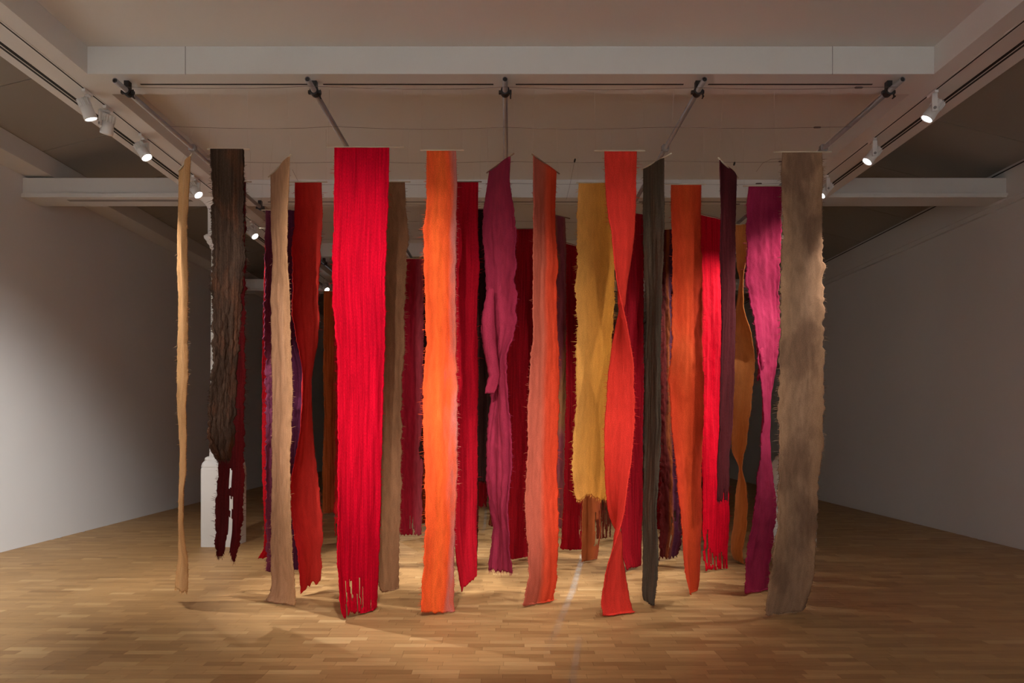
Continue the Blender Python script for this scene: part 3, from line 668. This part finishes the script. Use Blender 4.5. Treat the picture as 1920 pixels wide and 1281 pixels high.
# ---- second row
banner('dark wine red banner split into two tongues behind the shaggy brown one',
  [(408, 341), (410, 600), (410, 800), (409, 880), (404, 930), (404, 1000), (405, 1040)],
  [(461, 341), (460, 600), (458, 800), (456, 900), (456, 960), (452, 1010), (444, 1050)],
  W=.25, depth=6.05, sgn=1, stops=[(0, (.075, .009, .009)), (.5, (.07, .007, .008)), (1, (.10, .006, .007))], pleat=.014, ragged=.012, fuzz=2, streak=.4, lump=.003, dowel=(.02, .05), holes=[(.72, 1.0, .40, .62, -.02), (.9, 1.0, .46, .62, -1.2)], hem_pts=[(0, .0), (.3, .0), (.5, -.12), (.62, -.06), (.8, .03), (1, -.04)])
banner('scarlet banner pinched to a thin waist, second row, beside the tan one',
  [(553, 342), (552, 420), (548, 452), (549, 520), (547, 590), (557, 640), (566, 685), (568, 705), (566, 760), (562, 812), (552, 870), (545, 906), (545, 955), (551, 1000), (558, 1037), (565, 1114)],
  [(603, 341), (605, 400), (602, 480), (597, 560), (600, 600), (596, 640), (590, 670), (582, 710), (586, 770), (592, 850), (596, 890), (602, 950), (606, 1000), (601, 1030), (601, 1085)],
  W=.285, depth=6.06, sgn=1, felt=True, stops=[(0, (.48, .012, .012)), (.4, (.52, .022, .016)), (1, (.50, .03, .022))], pleat=.018, ragged=.007, fuzz=.6, streak=.22, dowel=(.06, .05), hem_pts=[(0, .0), (.3, -.02), (.6, -.03), (.75, .02), (1, 0)])
banner('plain earth brown banner tucked behind the widest red banner',
  [(706, 341), (706, 500), (708, 700), (706, 800), (706, 900), (708, 1000), (711, 1108)],
  [(759, 341), (761, 390), (766, 430), (762, 500), (758, 550), (757, 600), (758, 640), (755, 700), (753, 800), (752, 900), (749, 1000), (748, 1110)],
  W=.265, depth=6.06, sgn=1, felt=True, stops=[(0, (.25, .125, .06)), (.5, (.27, .135, .066)), (1, (.29, .145, .075))], pleat=.012, ragged=.010, fuzz=1.8, streak=.28, patch=(.17, .075, .035), patch_amt=.35, dowel=(.03, .05))
banner('deep crimson banner of smooth straight fibres next to the orange one',
  [(846, 341), (846, 700), (850, 1000), (858, 1060), (868, 1110)],
  [(897, 341), (896, 420), (899, 500), (895, 560), (894, 600), (897, 700), (896, 760), (895, 900), (893, 1000), (894, 1078)],
  W=.245, depth=6.06, sgn=1, stops=[(0, (.40, .004, .014)), (1, (.46, .005, .018))], pleat=.016, ragged=.004, fuzz=.3, streak=.35, dowel=(.03, .03), dowel_mat=M_DARKWOOD)
banner('golden ochre yellow banner, short, with a ragged hem',
  [(1085, 343), (1082, 400), (1081, 460), (1083, 500), (1078, 540), (1081, 580), (1084, 600), (1081, 640), (1079, 700), (1080, 760), (1076, 800), (1074, 860), (1073, 890), (1078, 910), (1081, 930)],
  [(1144, 343), (1149, 450), (1153, 500), (1152, 560), (1149, 620), (1145, 700), (1142, 760), (1140, 850), (1140, 900), (1138, 930)],
  W=.35, depth=6.06, sgn=-1, felt=True, stops=[(0, (.66, .31, .075)), (.5, (.56, .235, .042)), (1, (.60, .25, .036))], pleat=.012, ragged=.011, fuzz=1.6, streak=.15, dowel=(.02, .02), hem=.03, hem_pts=[(0, .03), (.1, .04), (.3, -.0), (.45, -.02), (.7, .02), (1, .03)])
banner('orange-red banner tapering to a point just above the floor, second row',
  [(1258, 346), (1258, 400), (1260, 480), (1260, 560), (1262, 640), (1258, 680), (1254, 710), (1258, 760), (1261, 810), (1268, 870), (1272, 930), (1280, 1000), (1284, 1060), (1288, 1090), (1297, 1116)],
  [(1315, 346), (1314, 420), (1316, 500), (1318, 560), (1317, 640), (1319, 700), (1319, 800), (1315, 880), (1314, 960), (1315, 1040), (1313, 1095), (1303, 1118)],
  W=.29, depth=6.06, sgn=1, felt=True, stops=[(0, (.54, .042, .014)), (.5, (.58, .06, .016)), (1, (.50, .038, .014))], pleat=.012, ragged=.008, fuzz=.9, streak=.18, dowel=(.05, .04), patch=(.60, .11, .03), patch_amt=.4)
banner('magenta banner with a torn flap and a narrow twisted waist, second row',
  [(1404, 349), (1400, 380), (1399, 430), (1402, 490), (1400, 520), (1407, 560), (1414, 590), (1419, 640), (1422, 680), (1428, 722), (1433, 786), (1425, 820), (1428, 850), (1422, 887), (1415, 962), (1409, 1000), (1400, 1060), (1397, 1112)],
  [(1466, 349), (1464, 450), (1461, 560), (1463, 620), (1456, 690), (1449, 720), (1440, 775), (1443, 812), (1445, 850), (1449, 880), (1458, 936), (1456, 973), (1448, 1030), (1439, 1117)],
  W=.315, depth=6.06, sgn=1, felt=True, flap=([(1417, 640), (1419, 655), (1423, 680), (1421, 700), (1419, 714)], [(1424, 640), (1431, 655), (1433, 680), (1429, 700), (1422, 712)], .13), stops=[(0, (.32, .020, .068)), (.5, (.34, .024, .072)), (1, (.28, .015, .055))], pleat=.02, ragged=.014, fuzz=1.6, streak=.25, lump=.003, dowel=(.05, .02))
# ---- deeper rows, seen between the others
banner('purple banner with a shaggy edge showing either side of the tan one',
  [(498, 394), (497, 480), (497, 520), (496, 600), (497, 700), (499, 800), (498, 950), (500, 1050), (499, 1072)],
  [(552, 394), (552, 480), (552, 540), (560, 620), (582, 690), (581, 735), (575, 800), (570, 850), (562, 900), (560, 1000), (560, 1072)],
  W=.42, depth=6.86, sgn=1, stops=[(0, (.17, .035, .075)), (.4, (.105, .022, .06)), (1, (.085, .016, .05))], pleat=.02, ragged=.016, lump=.006, fuzz=2, streak=.4, dowel=(.04, .03))
banner('bright red banner mostly hidden, its toe on the floor by the purple one',
  [(498, 428), (495, 550), (493, 600), (491, 680), (492, 900), (496, 1000), (494, 1030), (484, 1046)],
  [(545, 428), (545, 600), (545, 900), (540, 1046)],
  W=.31, depth=7.46, sgn=1, stops=[(0, (.58, .008, .018)), (1, (.5, .006, .014))], pleat=.015, ragged=.005, fuzz=.4, dowel=(.07, .03))
banner('rose and crimson banner with a frayed hem behind the earth brown one',
  [(742, 485), (742, 700), (744, 900), (746, 1003)],
  [(798, 485), (796, 600), (795, 800), (792, 900), (790, 1003)],
  depth=8.88, sgn=1, felt=True, stops=[(0, (.24, .006, .016)), (.6, (.26, .008, .02)), (.8, (.34, .04, .06)), (1, (.34, .05, .07))], pleat=.025, ragged=.008, fuzz=.8, hem=.03, holes=[(.9, 1, 0, 1, .3)])  # rosier right edge paints in the light falling from the right
banner('near-black banner with a rounded end behind the bright orange one',
  [(794, 431), (795, 600), (793, 800), (785, 845), (788, 862)],
  [(838, 431), (838, 600), (838, 800), (836, 862)],
  depth=7.5, sgn=1, stops=[(0, (.030, .008, .007)), (1, (.022, .008, .007))], pleat=.015, ragged=.006, dowel=(.06, .03), dowel_mat=M_DARKWOOD)
banner('rusty red-brown banner far behind the orange one, a thin edge showing',
  [(789, 521), (790, 700), (793, 900), (792, 982)],
  [(828, 521), (828, 700), (828, 982)],
  depth=10.0, sgn=1, stops=[(0, (.36, .06, .018)), (1, (.25, .02, .012))], pleat=.015, ragged=.006, dowel=(.03, .03))
banner('short black-brown banner behind the folded purplish red one',
  [(893, 392), (894, 600), (895, 800), (897, 903)],
  [(935, 392), (936, 600), (932, 800), (917, 903)],
  depth=6.83, sgn=1, stops=[(0, (.035, .010, .008)), (1, (.026, .012, .010))], pleat=.02, ragged=.008, hem=.004, streak=.6, dowel=(.04, .02), dowel_mat=M_DARKWOOD)
banner('dark maroon edge of a banner close behind the deep crimson one',
  [(862, 404), (862, 700), (864, 1062)],
  [(899, 404), (899, 600), (898, 900), (895, 1066)],
  depth=7.04, sgn=1, stops=[(0, (.12, .012, .010)), (1, (.10, .012, .010))], pleat=.012, ragged=.004, fuzz=.3)
banner('far red banner with a stringy hem under the short black-brown one',
  [(893, 556), (895, 800), (896, 950)],
  [(922, 556), (920, 800), (914, 950)],
  depth=11.5, sgn=1, stops=[(0, (.36, .006, .012)), (1, (.32, .006, .012))], pleat=.02, ragged=.012, hem=.05, holes=[(.82, 1, .4, 1, .1)])
banner('far orange-brown banner with a hooked foot behind the purplish red one',
  [(921, 510), (921, 800), (921, 960), (917, 985)],
  [(948, 510), (948, 800), (940, 960), (930, 988)],
  depth=9.75, sgn=1, stops=[(0, (.33, .09, .03)), (1, (.30, .07, .025))], pleat=.015)
banner('broad blood red banner between the purplish red and the coral ones',
  [(928, 429), (928, 700), (932, 1000), (935, 1050)],
  [(1004, 429), (1003, 600), (1001, 900), (990, 1050)],
  depth=7.5, sgn=1, stops=[(0, (.30, .004, .010)), (1, (.32, .005, .012))], pleat=.022, ragged=.004, fuzz=.3, dowel=(.03, .03), dowel_mat=M_DARKWOOD)
banner('dusky mauve banner with a mustard edge low down, behind the coral one',
  [(1022, 398), (1022, 600), (1022, 800), (1024, 985)],
  [(1059, 407), (1062, 480), (1062, 560), (1061, 640), (1062, 720), (1059, 800), (1058, 900), (1054, 990)],
  W=.26, depth=7.0, sgn=1, felt=True, stops=[(0, (.20, .045, .06)), (.86, (.22, .045, .06)), (1, (.26, .07, .06))], pleat=.014, ragged=.008, dowel=(.02, .07), dowel_mat=M_DARKWOOD, patch=(.32, .17, .04), patch_amt=.6, patch_scale=(4, 1.1))
banner('cherry red banner with a flared foot and small holes, behind the ochre one',
  [(1050, 450), (1052, 700), (1056, 900), (1057, 940), (1053, 965), (1054, 1000), (1050, 1028)],
  [(1106, 464), (1104, 700), (1096, 900), (1092, 1000), (1095, 1035)],
  W=.36, depth=8.05, sgn=1, stops=[(0, (.34, .004, .010)), (.5, (.40, .005, .014)), (1, (.30, .004, .010))], pleat=.02, ragged=.006, fuzz=.4, holes=[(.84, .97, .75, 1, .12)])
banner('rust orange banner hanging behind and below the ochre one',
  [(1091, 431), (1092, 700), (1093, 900), (1092, 1000), (1091, 1053)],
  [(1132, 431), (1132, 700), (1129, 900), (1126, 1000), (1119, 1053)],
  depth=7.44, sgn=1, felt=True, stops=[(0, (.38, .10, .03)), (.7, (.36, .085, .025)), (1, (.26, .05, .02))], pleat=.01, ragged=.006, fuzz=.8, holes=[(.8, .95, .7, 1, .15)], streak=.25)
banner('tattered brick red banner with hanging threads behind the rust orange one',
  [(1112, 485), (1112, 800), (1118, 1010)],
  [(1150, 485), (1150, 800), (1144, 1008)],
  depth=8.85, sgn=1, stops=[(0, (.28, .05, .025)), (1, (.32, .07, .05))], pleat=.014, ragged=.012, holes=[(.78, 1, .2, 1, .02)], hem=.04, fuzz=1.5)
banner('dark red banner close behind the twisted scarlet one',
  [(1160, 396), (1160, 700), (1162, 950), (1166, 1040), (1176, 1068)],
  [(1207, 404), (1207, 700), (1206, 950), (1202, 1000), (1201, 1060)],
  W=.27, depth=7.0, sgn=1, stops=[(0, (.26, .004, .010)), (1, (.30, .005, .014))], pleat=.014, ragged=.006, fuzz=.5)
banner('maroon banner streaked with purple and burnt orange, its hem in tatters',
  [(1234, 430), (1236, 700), (1238, 900), (1238, 1000), (1237, 1046)],
  [(1268, 430), (1268, 700), (1275, 820), (1281, 900), (1282, 1000), (1270, 1046)],
  W=.27, depth=7.5, sgn=1, stops=[(0, (.13, .012, .012)), (.35, (.10, .014, .012)), (.5, (.30, .075, .02)), (.62, (.08, .02, .045)), (1, (.09, .012, .02))], pleat=.03, ragged=.02, lump=.008, fuzz=2, holes=[(.82, 1, .45, 1, .18)], hem=.05, wob=.25)
banner('far red banner showing as a sliver beside the peat-brown one',
  [(1218, 507), (1220, 800), (1222, 993)],
  [(1246, 507), (1246, 800), (1243, 993)],
  depth=9.5, sgn=1, stops=[(0, (.36, .005, .012)), (1, (.4, .006, .014))], pleat=.012)
banner('vivid pillar-box red banner with a fringed hem behind the orange-red one',
  [(1312, 398), (1313, 600), (1314, 800), (1316, 900), (1318, 1000), (1321, 1070)],
  [(1352, 408), (1355, 600), (1358, 800), (1366, 930), (1367, 980), (1364, 1020), (1364, 1068)],
  W=.285, depth=6.95, sgn=1, stops=[(0, (.58, .0015, .014)), (1, (.60, .0015, .017))], pleat=.018, ragged=.005, fuzz=.5, hem=.03, holes=[(.86, 1, .0, .5, .12), (.92, 1, .5, 1, .2)], streak=.35)
banner('light orange banner in a long open spiral near the right column',
  [(1378, 421), (1380, 500), (1385, 525), (1382, 555), (1380, 573), (1376, 620), (1374, 700), (1372, 760), (1372, 805), (1373, 846), (1386, 876), (1379, 925), (1377, 962), (1371, 1018), (1370, 1037), (1381, 1061)],
  [(1402, 421), (1400, 488), (1395, 507), (1393, 543), (1395, 580), (1406, 617), (1415, 672), (1415, 700), (1409, 756), (1400, 831), (1394, 861), (1391.5, 880), (1400, 910), (1403, 947), (1400, 992), (1392, 1037), (1396, 1065)],
  W=.24, depth=7.36, sgn=-1, felt=True, stops=[(0, (.58, .22, .075)), (.5, (.55, .19, .05)), (1, (.50, .16, .04))], pleat=.010, ragged=.006, fuzz=.8, dowel=(.03, .03), streak=.2)
banner('far burnt orange banner seen past the widest red one',
  [(607, 546), (607, 600), (606, 700), (608, 780), (605, 860), (605, 962)],
  [(636, 546), (636, 700), (634, 962)],
  depth=11.1, sgn=1, stops=[(0, (.52, .12, .028)), (.5, (.40, .075, .02)), (1, (.34, .04, .015))], pleat=.02, ragged=.006, dowel=(.05, .02))
banner('red banner with a torn edge peeping past the foot of the widest one',
  [(629, 458), (630, 700), (629, 900), (626, 960), (629, 1000), (627, 1028)],
  [(672, 458), (672, 700), (670, 1028)],
  depth=8.2, sgn=1, stops=[(0, (.42, .010, .012)), (1, (.4, .006, .012))], pleat=.014, ragged=.014, holes=[(.85, 1, 0, .3, .15)])
